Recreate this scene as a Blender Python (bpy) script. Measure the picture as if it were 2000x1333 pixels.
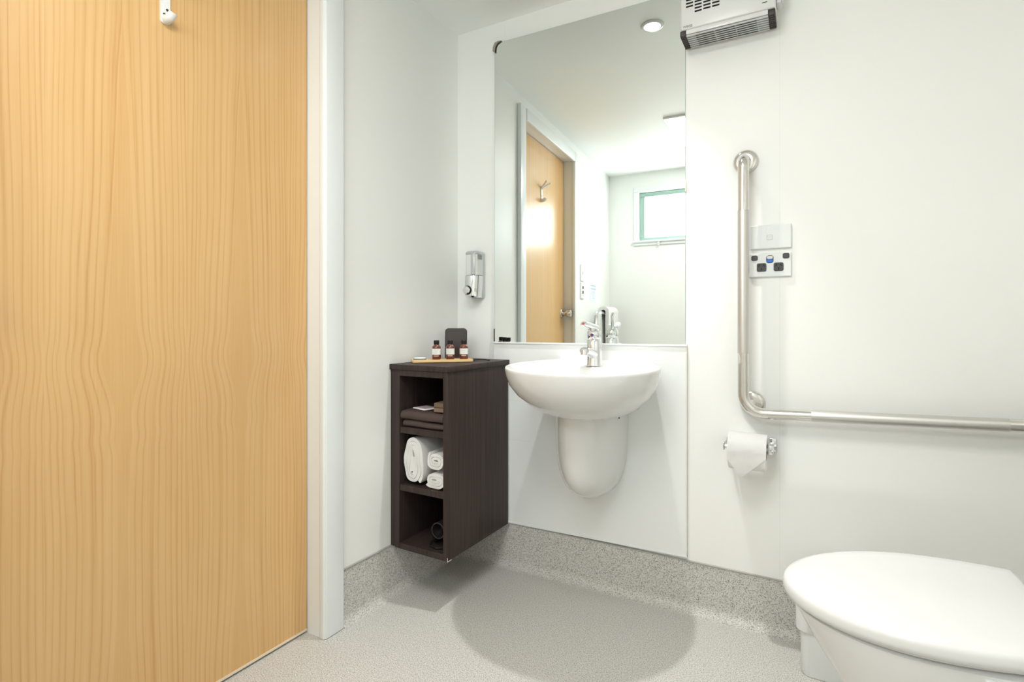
import bpy, bmesh, math, random
from mathutils import Vector, Matrix
random.seed(7)
C = bpy.context.scene
for o in list(bpy.data.objects):
    bpy.data.objects.remove(o)
PI = math.pi

# ------------------------------------------------------------------ camera
SKEW = 0.03                      # the left wall is 1.7 degrees out of square
H = 2.175                        # ceiling height
cam_d = bpy.data.cameras.new('camera')
cam = bpy.data.objects.new('camera', cam_d)
C.collection.objects.link(cam)
cam.location = (1.2516, -1.8570, 0.9712)
cam.rotation_euler = (PI / 2, 0, math.radians(28.77))
cam_d.sensor_width = 36
cam_d.lens = 36 * 1042.05 / 2000
cam_d.shift_y = -38.0 / 2000
cam_d.clip_start = 0.02
C.camera = cam

# ------------------------------------------------------------------ world, lights, exposure
wd = bpy.data.worlds.new('daylight')
C.world = wd
wd.use_nodes = True
wd.node_tree.nodes['Background'].inputs[0].default_value = (0.75, 0.86, 1.0, 1)
wd.node_tree.nodes['Background'].inputs[1].default_value = 1.0

DOWN_P, DOWN2_P, PANEL_P, WINDOW_P = 57.0, 7.0, 15.5, 5.0
C.view_settings.view_transform = 'Standard'
C.view_settings.look = 'None'
C.view_settings.exposure = 0.21
C.view_settings.gamma = 1.0
C.view_settings.use_curve_mapping = False
C.cycles.diffuse_bounces = 8
C.cycles.max_bounces = 16
C.cycles.use_denoising = True
C.cycles.caustics_reflective = False
C.cycles.caustics_refractive = False


def lamp(name, kind, loc, power, color=(1, 1, 1), rot=(0, 0, 0), **kw):
    d = bpy.data.lights.new(name, kind)
    d.energy = power
    d.color = color
    for k, v in kw.items():
        setattr(d, k, v)
    o = bpy.data.objects.new(name, d)
    o.location = loc
    o.rotation_euler = rot
    C.collection.objects.link(o)
    return o


DOWN = (0.718, -0.329, H)
DOWN2 = (0.778, -1.115, H)
PANEL = (0.885, -1.64, H)
lamp('downlight_beam', 'SPOT', (DOWN[0], DOWN[1], H - 0.016), DOWN_P, (1, 0.985, 0.95),
     spot_size=math.radians(76), spot_blend=0.85, shadow_soft_size=0.022)
lamp('downlight_beam', 'SPOT', (DOWN2[0], DOWN2[1], H - 0.016), DOWN2_P, (1, 0.985, 0.95),
     spot_size=math.radians(140), spot_blend=1.0, shadow_soft_size=0.04)  # wide soft beam that evens out the left wall
lamp('fill_panel_beam', 'AREA', (PANEL[0], PANEL[1], H - 0.014), PANEL_P, (1, 0.975, 0.94),
     shape='RECTANGLE', size=0.58, size_y=0.54)  # added fill for even room light; the ceiling fitting isn't known as a lamp
lamp('window_daylight', 'AREA', (0.5455, -2.5145, 1.8185), WINDOW_P, (0.90, 0.96, 1.0),
     rot=(PI / 2, 0, 0), shape='RECTANGLE', size=0.705, size_y=0.318)


# ------------------------------------------------------------------ materials
def mat(name, color, rough=0.5, metal=0.0, spec=0.5, coat=0.0, emit=None, emit_s=0.0, trans=0.0, alpha=1.0, sss=0.0):
    m = bpy.data.materials.new(name)
    m.use_nodes = True
    b = m.node_tree.nodes['Principled BSDF']
    b.inputs['Base Color'].default_value = (*color, 1)
    b.inputs['Roughness'].default_value = rough
    b.inputs['Metallic'].default_value = metal
    b.inputs['Specular IOR Level'].default_value = spec
    b.inputs['Coat Weight'].default_value = coat
    b.inputs['Transmission Weight'].default_value = trans
    if emit:
        b.inputs['Emission Color'].default_value = (*emit, 1)
        b.inputs['Emission Strength'].default_value = emit_s
    return m


def nd(m, kind, **kw):
    n = m.node_tree.nodes.new(kind)
    for k, v in kw.items():
        setattr(n, k, v)
    return n


def lk(m, a, b):
    m.node_tree.links.new(a, b)


def coords(m, scale=(1, 1, 1)):
    t = nd(m, 'ShaderNodeTexCoord')
    mp = nd(m, 'ShaderNodeMapping')
    mp.inputs['Scale'].default_value = scale
    lk(m, t.outputs['Object'], mp.inputs['Vector'])
    return mp.outputs['Vector']


def noise(m, vec, scale, detail=3, rough=0.5):
    n = nd(m, 'ShaderNodeTexNoise')
    n.inputs['Scale'].default_value = scale
    n.inputs['Detail'].default_value = detail
    n.inputs['Roughness'].default_value = rough
    lk(m, vec, n.inputs['Vector'])
    return n.outputs['Fac']


def ramp(m, fac, stops):
    r = nd(m, 'ShaderNodeValToRGB')
    e = r.color_ramp.elements
    while len(e) < len(stops):
        e.new(0.5)
    for i, (p, c) in enumerate(stops):
        e[i].position = p
        e[i].color = (*c, 1)
    lk(m, fac, r.inputs['Fac'])
    return r.outputs['Color']


def bump(m, fac, strength, dist=0.002):
    b = nd(m, 'ShaderNodeBump')
    b.inputs['Strength'].default_value = strength
    b.inputs['Distance'].default_value = dist
    lk(m, fac, b.inputs['Height'])
    lk(m, b.outputs['Normal'], m.node_tree.nodes['Principled BSDF'].inputs['Normal'])


def base(m, out):
    lk(m, out, m.node_tree.nodes['Principled BSDF'].inputs['Base Color'])


def paint(name, color, rough=0.45):
    m = mat(name, color, rough)
    f = noise(m, coords(m), 3.0, 2)
    c0 = tuple(x * 0.985 for x in color)
    base(m, ramp(m, f, [(0.3, c0), (0.7, color)]))
    return m


WALL = paint('white wall lining', (0.835, 0.848, 0.828), 0.42)
SEAL = mat('wall joint sealant', (0.70, 0.72, 0.69), 0.6)
CEIL = paint('white ceiling paint', (0.875, 0.89, 0.865), 0.6)
TRIMW = paint('white gloss trim paint', (0.79, 0.825, 0.835), 0.25)
PANELW = paint('white acrylic panel', (0.80, 0.825, 0.825), 0.25)
CERAM = mat('white glazed ceramic', (0.725, 0.728, 0.72), 0.08, coat=0.3)
PLASTW = mat('white gloss plastic', (0.69, 0.697, 0.697), 0.2)
PLASTG = mat('pale grey white plastic', (0.74, 0.765, 0.76), 0.35)
CHROME = mat('polished chrome', (0.83, 0.84, 0.85), 0.06, metal=1.0)
STEEL = mat('polished stainless steel', (0.74, 0.72, 0.69), 0.14, metal=1.0)
BRUSH = mat('knurled stainless steel', (0.66, 0.645, 0.62), 0.38, metal=1.0)
SILVER = mat('satin silver plastic', (0.58, 0.60, 0.61), 0.28, metal=0.6)
FROST = mat('frosted clear plastic', (0.66, 0.69, 0.67), 0.25)
BLACK = mat('black plastic', (0.010, 0.009, 0.009), 0.5, spec=0.25)
DARK = mat('dark grey plastic', (0.045, 0.042, 0.042), 0.4)
VOID = mat('black slot shade', (0.006, 0.006, 0.006), 0.9)  # black standing for the shade inside slots and openings
CAPG = mat('dark brown end cap plastic', (0.040, 0.030, 0.029), 0.5)
BLUE = mat('blue switch plastic', (0.01, 0.14, 0.60), 0.35)
RED = mat('red mark', (0.5, 0.05, 0.05), 0.4)
NICKEL = mat('satin nickel', (0.62, 0.58, 0.52), 0.25, metal=1.0)
BROWNMETAL = mat('weathered metal', (0.42, 0.38, 0.32), 0.4, metal=0.8)
GREENFR = mat('green window aluminium', (0.30, 0.44, 0.38), 0.4)
PANE = mat('frosted window pane', (0.9, 0.95, 0.95), 0.4, emit=(0.93, 0.98, 1.0), emit_s=3.0)
LENS = mat('lamp lens', (1, 1, 1), 0.4, emit=(1, 0.97, 0.92), emit_s=14.0)
DIFF = mat('added fill glow', (0.9, 0.9, 0.9), 0.5, emit=(1, 0.98, 0.95), emit_s=1.3)  # glow added to the square ceiling fitting as fill
PAPER = mat('white tissue paper', (0.86, 0.86, 0.85), 0.9, spec=0.1)
CARD = mat('brown card', (0.16, 0.11, 0.075), 0.7)
PINK = mat('pinkish printed paper', (0.52, 0.42, 0.43), 0.6)
LABEL = mat('white bottle label', (0.80, 0.82, 0.79), 0.6)
INK = mat('grey print', (0.42, 0.45, 0.47), 0.7)
LOGO = mat('dark grey print', (0.13, 0.13, 0.14), 0.6)
NOTE = mat('notice paper', (0.72, 0.80, 0.86), 0.6)
NOTEINK = mat('blue grey notice print', (0.40, 0.50, 0.60), 0.7)
LEATHER = mat('dark brown leatherette', (0.030, 0.022, 0.020), 0.35)
CREAM = mat('bare board and highlight', (0.75, 0.66, 0.52), 0.8)
AMBER = mat('amber glass', (0.12, 0.026, 0.010), 0.08, coat=0.4)
CORK = mat('aluminium capping', (0.40, 0.40, 0.375), 0.45, metal=0.3)

MIRROR = mat('mirror silvering', (0.89, 0.93, 0.91), 0.0, metal=1.0)
MEDGE = mat('mirror glass edge', (0.42, 0.50, 0.47), 0.3)


def vinyl():
    m = mat('speckled vinyl', (0.6, 0.6, 0.57), 0.5, spec=0.3)
    v = coords(m)
    a = noise(m, v, 400.0, 2, 0.65)
    b = noise(m, v, 230.0, 2, 0.7)
    ca = ramp(m, a, [(0.0, (0.14, 0.135, 0.12)), (0.36, (0.20, 0.193, 0.175)), (0.49, (0.60, 0.592, 0.565)), (1.0, (0.73, 0.722, 0.697))])
    cb = ramp(m, b, [(0.0, (0.62, 0.61, 0.59)), (0.36, (0.74, 0.73, 0.71)), (0.5, (1, 1, 1)), (1.0, (1, 1, 1))])
    mx = nd(m, 'ShaderNodeMixRGB', blend_type='MULTIPLY')
    mx.inputs['Fac'].default_value = 1.0
    lk(m, ca, mx.inputs['Color1'])
    lk(m, cb, mx.inputs['Color2'])
    base(m, mx.outputs['Color'])
    bump(m, a, 0.15, 0.001)
    return m


VINYL = vinyl()


def wood_door():
    """slip-matched crown cut veneer: leaves 0.288 m wide, figure runs along z; local y = minus distance along the wall"""
    m = mat('pale maple veneer', (0.6, 0.4, 0.2), 0.32, coat=0.25)
    m.node_tree.nodes['Principled BSDF'].inputs['Coat Roughness'].default_value = 0.18
    t = nd(m, 'ShaderNodeTexCoord')
    s = nd(m, 'ShaderNodeSeparateXYZ')
    lk(m, t.outputs['Object'], s.inputs[0])

    def mth(op, a, b=None, c=None):
        n = nd(m, 'ShaderNodeMath', operation=op)
        for i, x in enumerate((a, b, c)):
            if x is None:
                continue
            if isinstance(x, (int, float)):
                n.inputs[i].default_value = x
            else:
                lk(m, x, n.inputs[i])
        return n.outputs[0]
    W = 0.288
    u = mth('MULTIPLY', s.outputs['Y'], -1.0)
    q = mth('DIVIDE', mth('SUBTRACT', u, 0.926 - W / 2), W)
    fr = mth('FRACT', q)
    leaf = mth('FLOOR', q)
    x = mth('MULTIPLY', mth('SUBTRACT', fr, 0.5), W)           # distance from the leaf's crown
    z = s.outputs['Z']
    # wavy stretch noise, nearly the same on every leaf
    cmb = nd(m, 'ShaderNodeCombineXYZ')
    lk(m, mth('MULTIPLY', x, 5.0), cmb.inputs[0])
    lk(m, mth('MULTIPLY', z, 2.2), cmb.inputs[1])
    lk(m, mth('MULTIPLY', leaf, 0.05), cmb.inputs[2])
    n1 = mth('SUBTRACT', noise(m, cmb.outputs[0], 1.0, 1, 0.4), 0.5)
    ax = mth('ABSOLUTE', mth('ADD', x, mth('MULTIPLY', n1, 0.016)))
    # crown width as a function of height: spike near the top, bulge at 0.87 m, spike near the floor
    def gauss(c, wd_, amp):
        d = mth('DIVIDE', mth('SUBTRACT', z, c), wd_)
        return mth('MULTIPLY', mth('POWER', 2.718, mth('MULTIPLY', mth('MULTIPLY', d, d), -1.0)), amp)
    def sstep(lo, hi):
        n = nd(m, 'ShaderNodeMapRange', interpolation_type='LINEAR')
        n.inputs['From Min'].default_value = lo
        n.inputs['From Max'].default_value = hi
        lk(m, z, n.inputs['Value'])
        return n.outputs['Result']
    taper = mth('ADD', mth('MULTIPLY', sstep(1.66, 0.90), mth('MULTIPLY', sstep(0.72, 0.90), 0.046)), mth('MULTIPLY', sstep(0.25, 0.62), mth('MULTIPLY', sstep(0.84, 0.72), 0.016)))
    foot = mth('MULTIPLY', mth('POWER', sstep(0.55, -0.10), 1.4), 0.050)
    half = mth('ADD', mth('ADD', taper, foot), mth('ADD', gauss(0.868, 0.055, 0.030), mth('ADD', gauss(0.705, 0.028, 0.010), 0.0)))
    decay = mth('POWER', 2.718, mth('MULTIPLY', ax, -13.0))
    ph = mth('SUBTRACT', ax, mth('MULTIPLY', half, decay))
    php = mth('MAXIMUM', ph, 0.0)
    cj = nd(m, 'ShaderNodeCombineXYZ')
    lk(m, mth('MULTIPLY', mth('ADD', php, mth('MULTIPLY', mth('GREATER_THAN', x, 0.0), 3.0)), 38.0), cj.inputs[0])
    lk(m, mth('MULTIPLY', z, 0.25), cj.inputs[1])
    jit = noise(m, cj.outputs[0], 1.0, 2, 0.6)
    inside = mth('LESS_THAN', ph, 0.0)
    ring = mth('ADD', mth('MULTIPLY', php, 34.0), mth('ADD', mth('MULTIPLY', mth('MULTIPLY', php, php), 190.0), mth('ADD', mth('MULTIPLY', n1, 0.5), mth('MULTIPLY', jit, 2.2))))
    saw = mth('FRACT', mth('SUBTRACT', 1.0, ring))
    grain = mth('MULTIPLY', mth('MULTIPLY', mth('POWER', mth('SUBTRACT', 1.0, mth('ABSOLUTE', mth('SUBTRACT', mth('MULTIPLY', saw, 2.0), 1.0))), 3.0), mth('ADD', mth('MULTIPLY', jit, 1.6), 0.2)), mth('SUBTRACT', 1.0, inside))
    # fine fibre streaks
    cm2 = nd(m, 'ShaderNodeCombineXYZ')
    lk(m, mth('MULTIPLY', u, 260.0), cm2.inputs[0])
    lk(m, mth('MULTIPLY', z, 5.0), cm2.inputs[1])
    fib = noise(m, cm2.outputs[0], 1.0, 3, 0.6)
    cm3 = nd(m, 'ShaderNodeCombineXYZ')
    lk(m, mth('MULTIPLY', u, 16.0), cm3.inputs[0])
    lk(m, mth('MULTIPLY', z, 1.2), cm3.inputs[1])
    band = noise(m, cm3.outputs[0], 1.0, 2, 0.5)
    f = mth('ADD', mth('MULTIPLY', grain, 0.30), mth('ADD', mth('MULTIPLY', fib, 0.34), mth('MULTIPLY', band, 0.30)))
    f = mth('ADD', f, mth('MULTIPLY', inside, 0.13))
    base(m, ramp(m, f, [(0.15, (0.70, 0.460, 0.218)), (0.5, (0.615, 0.370, 0.148)), (0.9, (0.45, 0.222, 0.066))]))
    return m


DOORWOOD = wood_door()


def dark_wood():
    m = mat('dark brown laminate', (0.05, 0.038, 0.035), 0.5, spec=0.22)
    f = noise(m, coords(m, (160, 160, 3)), 1.0, 3)
    base(m, ramp(m, f, [(0.3, (0.030, 0.0205, 0.0185)), (0.7, (0.052, 0.037, 0.033))]))
    return m


LAM = dark_wood()


def tray_wood():
    m = mat('pale bamboo', (0.7, 0.5, 0.25), 0.5)
    f = noise(m, coords(m, (12, 160, 160)), 1.0, 3)
    base(m, ramp(m, f, [(0.3, (0.60, 0.40, 0.18)), (0.7, (0.74, 0.54, 0.28))]))
    return m


BAMBOO = tray_wood()


def terry(name, c):
    m = mat(name, c, 0.95, spec=0.1)
    v = coords(m)
    f = noise(m, v, 800.0, 3, 0.7)
    base(m, ramp(m, f, [(0.25, tuple(x * 0.84 for x in c)), (0.6, c)]))
    bump(m, f, 0.6, 0.003)
    return m


TOWELW = terry('white terry', (0.86, 0.86, 0.845))
TOWELB = terry('brown terry', (0.105, 0.075, 0.068))


# ------------------------------------------------------------------ mesh helpers
def BM():
    return bmesh.new()


def bx(bm, x0, x1, y0, y1, z0, z1):
    v = [bm.verts.new(p) for p in ((x0, y0, z0), (x1, y0, z0), (x1, y1, z0), (x0, y1, z0),
                                   (x0, y0, z1), (x1, y0, z1), (x1, y1, z1), (x0, y1, z1))]
    for f in ((0, 3, 2, 1), (4, 5, 6, 7), (0, 1, 5, 4), (1, 2, 6, 5), (2, 3, 7, 6), (3, 0, 4, 7)):
        bm.faces.new([v[i] for i in f])
    return bm


def add(bm, other, M=None):
    if M is not None:
        other.transform(M)
    me = bpy.data.meshes.new('tmp')
    other.to_mesh(me)
    bm.from_mesh(me)
    bpy.data.meshes.remove(me)
    other.free()
    return bm


def rbx(bm, x0, x1, y0, y1, z0, z1, r=0.003, seg=2):
    t = bx(BM(), x0, x1, y0, y1, z0, z1)
    bmesh.ops.bevel(t, geom=t.edges[:], offset=r, segments=seg, profile=0.5, affect='EDGES')
    return add(bm, t)


def prism(bm, pts, vec):
    """polygon pts (3D, planar) extruded by vec"""
    a = [bm.verts.new(p) for p in pts]
    b = [bm.verts.new(Vector(p) + Vector(vec)) for p in pts]
    n = len(pts)
    bm.faces.new(a)
    bm.faces.new(b[::-1])
    for i in range(n):
        bm.faces.new((a[i], b[i], b[(i + 1) % n], a[(i + 1) % n]))
    bmesh.ops.recalc_face_normals(bm, faces=bm.faces[:])
    return bm


def rrect(w, h, r, n=5):
    """rounded rectangle outline centred on 0"""
    out = []
    for cx, cy, a0 in ((w / 2 - r, h / 2 - r, 0), (-w / 2 + r, h / 2 - r, 90), (-w / 2 + r, -h / 2 + r, 180), (w / 2 - r, -h / 2 + r, 270)):
        for i in range(n + 1):
            a = math.radians(a0 + 90 * i / n)
            out.append((cx + r * math.cos(a), cy + r * math.sin(a)))
    return out


def plate(bm, cx, y, cz, w, h, t, r=0.004, ch=0.001):
    """rounded plate on a wall whose outward direction is -y; y = wall side, t = thickness"""
    o = rrect(w, h, r)
    i = rrect(w - 2 * ch, h - 2 * ch, max(r - ch, 0.0005))
    loft(bm, [[(cx + a, y, cz + b) for a, b in o], [(cx + a, y - t + ch, cz + b) for a, b in o], [(cx + a, y - t, cz + b) for a, b in i]])
    return bm


def loft(bm, rings, cap0=True, cap1=True, closed=True):
    R = [[bm.verts.new(p) for p in r] for r in rings]
    n = len(R[0])
    for a, b in zip(R[:-1], R[1:]):
        for i in range(n if closed else n - 1):
            j = (i + 1) % n
            try:
                bm.faces.new((a[i], a[j], b[j], b[i]))
            except ValueError:
                pass
    if cap0:
        bm.faces.new(R[0][::-1])
    if cap1:
        bm.faces.new(R[-1])
    bmesh.ops.recalc_face_normals(bm, faces=bm.faces[:])
    return bm


def lathe(bm, prof, n=32, M=None, cap=True):
    """profile [(r, z)] about z"""
    t = BM()
    rings = [[(r * math.cos(2 * PI * i / n), r * math.sin(2 * PI * i / n), z) for i in range(n)] for r, z in prof]
    loft(t, rings, cap, cap)
    return add(bm, t, M)


def axis(p, d):
    """matrix taking z onto direction d at point p"""
    return Matrix.Translation(p) @ Vector((0, 0, 1)).rotation_difference(Vector(d)).to_matrix().to_4x4()


def tube(bm, pts, r, n=14, cap=True):
    pts = [Vector(p) for p in pts]
    rr = r if isinstance(r, (list, tuple)) else [r] * len(pts)
    tan = []
    for i in range(len(pts)):
        a = pts[max(i - 1, 0)]
        b = pts[min(i + 1, len(pts) - 1)]
        tan.append((b - a).normalized())
    up = Vector((0, 0, 1)) if abs(tan[0].z) < 0.9 else Vector((1, 0, 0))
    u = (up - tan[0] * up.dot(tan[0])).normalized()
    rings = []
    for i, p in enumerate(pts):
        if i:
            u = (tan[i - 1].rotation_difference(tan[i]) @ u)
            u = (u - tan[i] * u.dot(tan[i])).normalized()
        v = tan[i].cross(u)
        rings.append([tuple(p + (u * math.cos(2 * PI * k / n) + v * math.sin(2 * PI * k / n)) * rr[i]) for k in range(n)])
    return loft(bm, rings, cap, cap)


def bend(a, b, c, r, n=8):
    """rounded corner at b between a and c"""
    a, b, c = Vector(a), Vector(b), Vector(c)
    d1, d2 = (a - b).normalized(), (c - b).normalized()
    ang = d1.angle(d2)
    t = r / math.tan(ang / 2)
    p, q = b + d1 * t, b + d2 * t
    ctr = b + (d1 + d2).normalized() * (r / math.sin(ang / 2))
    out = []
    for i in range(n + 1):
        s = i / n
        v0, v1 = p - ctr, q - ctr
        th = v0.angle(v1)
        out.append(ctr + (v0 * math.sin((1 - s) * th) + v1 * math.sin(s * th)) / math.sin(th))
    return out


def ribbon(bm, line, t, place, d0, d1, caps=True):
    """a strip of cloth: 2D centre line thickened by t, stretched from d0 to d1; place(a, b, d) gives the 3D point"""
    P = [Vector(p) for p in line]
    N = []
    for i in range(len(P)):
        d = (P[min(i + 1, len(P) - 1)] - P[max(i - 1, 0)]).normalized()
        N.append(Vector((-d.y, d.x)))
    out = [p + n * t / 2 for p, n in zip(P, N)] + [p - n * t / 2 for p, n in zip(P[::-1], N[::-1])]
    k = len(P)
    A = [bm.verts.new(place(p.x, p.y, d0)) for p in out]
    B = [bm.verts.new(place(p.x, p.y, d1)) for p in out]
    m = len(out)
    for i in range(m):
        j = (i + 1) % m
        bm.faces.new((A[i], A[j], B[j], B[i]))
    for i in range(k - 1):
        bm.faces.new((A[i], A[m - 1 - i], A[m - 2 - i], A[i + 1]))
        bm.faces.new((B[i], B[i + 1], B[m - 2 - i], B[m - 1 - i]))
    bmesh.ops.recalc_face_normals(bm, faces=bm.faces[:])
    return bm


MW = {}


def obj(name, bm, m, parent=None, world=False, ang=38, kind=None):
    bm.normal_update()
    if parent is not None and world:
        bm.transform(MW[parent.name].inverted())
    me = bpy.data.meshes.new(name)
    bm.to_mesh(me)
    bm.free()
    me.materials.append(m)
    me.polygons.foreach_set('use_smooth', [True] * len(me.polygons))
    me.set_sharp_from_angle(angle=math.radians(ang))
    o = bpy.data.objects.new(name, me)
    C.collection.objects.link(o)
    if parent is not None:
        o.parent = parent
        MW[o.name] = MW[parent.name]
    else:
        MW[o.name] = Matrix.Identity(4)
    if kind:
        o['kind'] = kind
    return o


def tag(o, label, cat, group=None):
    o['label'] = label
    o['category'] = cat
    if group:
        o['group'] = group
    return o


def thing(name, label, cat, loc=(0, 0, 0), rotz=0.0, group=None):
    o = bpy.data.objects.new(name, None)
    o.empty_display_size = 0.05
    C.collection.objects.link(o)
    o.location = loc
    o.rotation_euler = (0, 0, rotz)
    MW[o.name] = Matrix.Translation(loc) @ Matrix.Rotation(rotz, 4, 'Z')
    return tag(o, label, cat, group)


def holder(name, loc=(0, 0, 0), rotz=0.0):
    o = bpy.data.objects.new(name, None)
    o.empty_display_size = 0.05
    C.collection.objects.link(o)
    o.location = loc
    o.rotation_euler = (0, 0, rotz)
    MW[o.name] = Matrix.Translation(loc) @ Matrix.Rotation(rotz, 4, 'Z')
    o['kind'] = 'structure'
    return o


def text_bm(body, size, M, ext=0.0003):
    cu = bpy.data.curves.new('print', 'FONT')
    cu.body = body
    cu.size = size
    cu.extrude = ext
    cu.align_x = 'CENTER'
    cu.align_y = 'CENTER'
    o = bpy.data.objects.new('print', cu)
    C.collection.objects.link(o)
    me = bpy.data.meshes.new_from_object(o.evaluated_get(bpy.context.evaluated_depsgraph_get()))
    bm = BM()
    bm.from_mesh(me)
    bm.transform(M)
    bpy.data.objects.remove(o)
    bpy.data.curves.remove(cu)
    bpy.data.meshes.remove(me)
    return bm


def dup(root, loc, rotz, label=None):
    r = root.copy()
    C.collection.objects.link(r)
    r.location = loc
    r.rotation_euler = (0, 0, rotz)
    if label:
        r['label'] = label
    for ch in list(root.children):
        c = ch.copy()
        C.collection.objects.link(c)
        c.parent = r
        for g in ch.children:
            d = g.copy()
            C.collection.objects.link(d)
            d.parent = c
    return r


# ------------------------------------------------------------------ the room
OFF = -0.028                      # left wall plane in its own skewed frame (x' out of the wall, y' = minus distance along it)
XR, YR = 1.95, -2.47              # right wall, rear wall
A0, A1, ZD = 0.706, 1.53, 2.055   # door opening along the left wall, its height

obj('floor', bx(BM(), -0.45, XR + 0.1, YR - 0.1, 0.1, -0.06, 0.0), VINYL, kind='structure')
obj('ceiling', bx(BM(), -0.45, XR + 0.1, YR - 0.1, 0.1, H, H + 0.06), CEIL, kind='structure')

# back wall: a core and butt-jointed lining sheets
wb = holder('wall_back')
obj('wall_core', bx(BM(), -0.25, XR + 0.1, 0.0006, 0.1, 0, H), SEAL, wb)
for x0, x1 in ((-0.20, 0.1998), (0.2002, 1.1827), (1.1834, XR)):
    obj('lining_sheet', bx(BM(), x0, x1, 0.0, 0.0006, 0, H), WALL, wb)

wl = holder('wall_left', (0, 0, 0), -SKEW)
T = OFF - 0.12
bm = BM()
bx(bm, T, OFF, -(A0 - 0.031), 0.12, 0, H)
bx(bm, T, OFF, -2.62, -(A1 + 0.031), 0, H)
bx(bm, T, OFF, -(A1 + 0.031), -(A0 - 0.031), ZD + 0.031, H)
obj('wall_lining', bm, WALL, wl)

obj('wall_right', bx(BM(), XR, XR + 0.1, YR - 0.1, 0.1, 0, H), WALL, kind='structure')
WX0, WX1, WZ0, WZ1 = 0.146, 0.945, 1.622, 2.02
bm = BM()
bx(bm, -0.30, WX0, YR - 0.1, YR, 0, H)
bx(bm, WX1, XR, YR - 0.1, YR, 0, H)
bx(bm, WX0, WX1, YR - 0.1, YR, 0, WZ0)
bx(bm, WX0, WX1, YR - 0.1, YR, WZ1, H)
obj('wall_rear', bm, WALL, kind='structure')

# window in the rear wall
win = holder('window_1', (0, YR, 0))
bm = BM()
for a, b, c, d in ((WX0 - 0.04, WX1 + 0.04, WZ1, WZ1 + 0.04), (WX0 - 0.04, WX1 + 0.04, WZ0 - 0.035, WZ0),
                   (WX0 - 0.04, WX0, WZ0, WZ1), (WX1, WX1 + 0.04, WZ0, WZ1)):
    rbx(bm, a, b, 0.0, 0.014, c, d, 0.003)
obj('architrave', bm, TRIMW, win)
bm = BM()
rbx(bm, WX0, WX1, -0.07, -0.025, WZ0, WZ0 + 0.03, 0.003)
rbx(bm, WX0, WX1, -0.07, -0.025, WZ1 - 0.035, WZ1, 0.003)
rbx(bm, WX0, WX0 + 0.04, -0.07, -0.025, WZ0 + 0.03, WZ1 - 0.035, 0.003)
rbx(bm, WX1 - 0.04, WX1, -0.07, -0.025, WZ0 + 0.03, WZ1 - 0.035, 0.003)
obj('window_frame', bm, GREENFR, win)
obj('pane', bx(BM(), WX0 + 0.035, WX1 - 0.035, -0.052, -0.046, WZ0 + 0.025, WZ1 - 0.03), PANE, win)
obj('sill', rbx(BM(), WX0 - 0.045, WX1 + 0.045, -0.02, 0.03, WZ0 - 0.012, WZ0 + 0.002, 0.003), TRIMW, win)
obj('window_latch', rbx(BM(), WX0 + 0.155, WX0 + 0.17, 0.014, 0.03, WZ0 - 0.045, WZ0 - 0.012, 0.003), PLASTW, win)

# coved vinyl skirting
def cove(y_sign_pts, top):
    r = 0.032
    pts = [(0.0, top), (-0.004, top), (-0.004, r)]
    for i in range(1, 9):
        a = PI / 2 * i / 8
        pts.append((-0.004 - r + r * math.cos(a), r - r * math.sin(a)))
    pts += [(0.0, 0.0)]
    return pts


def cove_run(a, b, ta, tb, place):
    bm = BM()
    loft(bm, [[place(a, y, z) for y, z in cove(0, ta)], [place(b, y, z) for y, z in cove(0, tb)]])
    return bm


obj('baseboard_back', cove_run(-0.03, XR, 0.1735, 0.156, lambda t, y, z: (t, y, z)), VINYL, kind='structure')
bl = obj('baseboard_left', cove_run(0.0, 0.634, 0.1735, 0.1735, lambda t, y, z: (OFF - y, -t, z)), VINYL, kind='structure')
bl.rotation_euler = (0, 0, -SKEW)
bl = obj('baseboard_left', cove_run(1.572, 2.45, 0.1735, 0.1735, lambda t, y, z: (OFF - y, -t, z)), VINYL, kind='structure')
bl.rotation_euler = (0, 0, -SKEW)
obj('baseboard_right', cove_run(0.0, -YR, 0.156, 0.156, lambda t, y, z: (XR + y, -t, z)), VINYL, kind='structure')
obj('baseboard_rear', cove_run(-0.1, XR, 0.165, 0.165, lambda t, y, z: (t, YR - y, z)), VINYL, kind='structure')
# thin capping on the vinyl
bm = BM()
loft(bm, [[(x, 0, z), (x, -0.006, z), (x, -0.006, z + 0.0035), (x, 0, z + 0.0045)] for x, z in ((-0.03, 0.1735), (XR, 0.156))])
obj('trim_1', bm, CORK, kind='structure')
bm = BM()
loft(bm, [[(OFF, y, 0.1735), (OFF + 0.006, y, 0.1735), (OFF + 0.006, y, 0.177), (OFF, y, 0.178)] for y in (-0.634, 0)])
t2 = obj('trim_2', bm, CORK, kind='structure')
t2.rotation_euler = (0, 0, -SKEW)

# door frame: casings and jambs
df = holder('trim_3', (0, 0, 0), -SKEW)
F = -0.005
bm = BM()
rbx(bm, OFF, F, -(A0 + 0.001), -0.634, 0.0, ZD + 0.058, 0.005, 3)
obj('casing', bm, TRIMW, df)
bm = BM()
rbx(bm, OFF, F, -1.572, -(A1 - 0.008), 0.0, ZD + 0.058, 0.005, 3)
obj('casing', bm, TRIMW, df)
bm = BM()
rbx(bm, OFF, F, -(A1 - 0.008), -(A0 + 0.010), ZD - 0.008, ZD + 0.058, 0.005, 3)
obj('casing', bm, TRIMW, df)
for a, b, z0, z1 in ((A0 - 0.03, A0, 0, ZD + 0.03), (A1, A1 + 0.03, 0, ZD + 0.03), (A0, A1, ZD, ZD + 0.03)):
    bm = BM()
    bx(bm, -0.13, OFF - 0.001, -b, -a, z0, z1)
    obj('jamb', bm, TRIMW, df)
bm = BM()
rbx(bm, -0.031, -0.010, -(A0 + 0.005), -(A0 - 0.004), 0.0, ZD, 0.004, 3)
obj('jamb_bead', bm, TRIMW, df)

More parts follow.
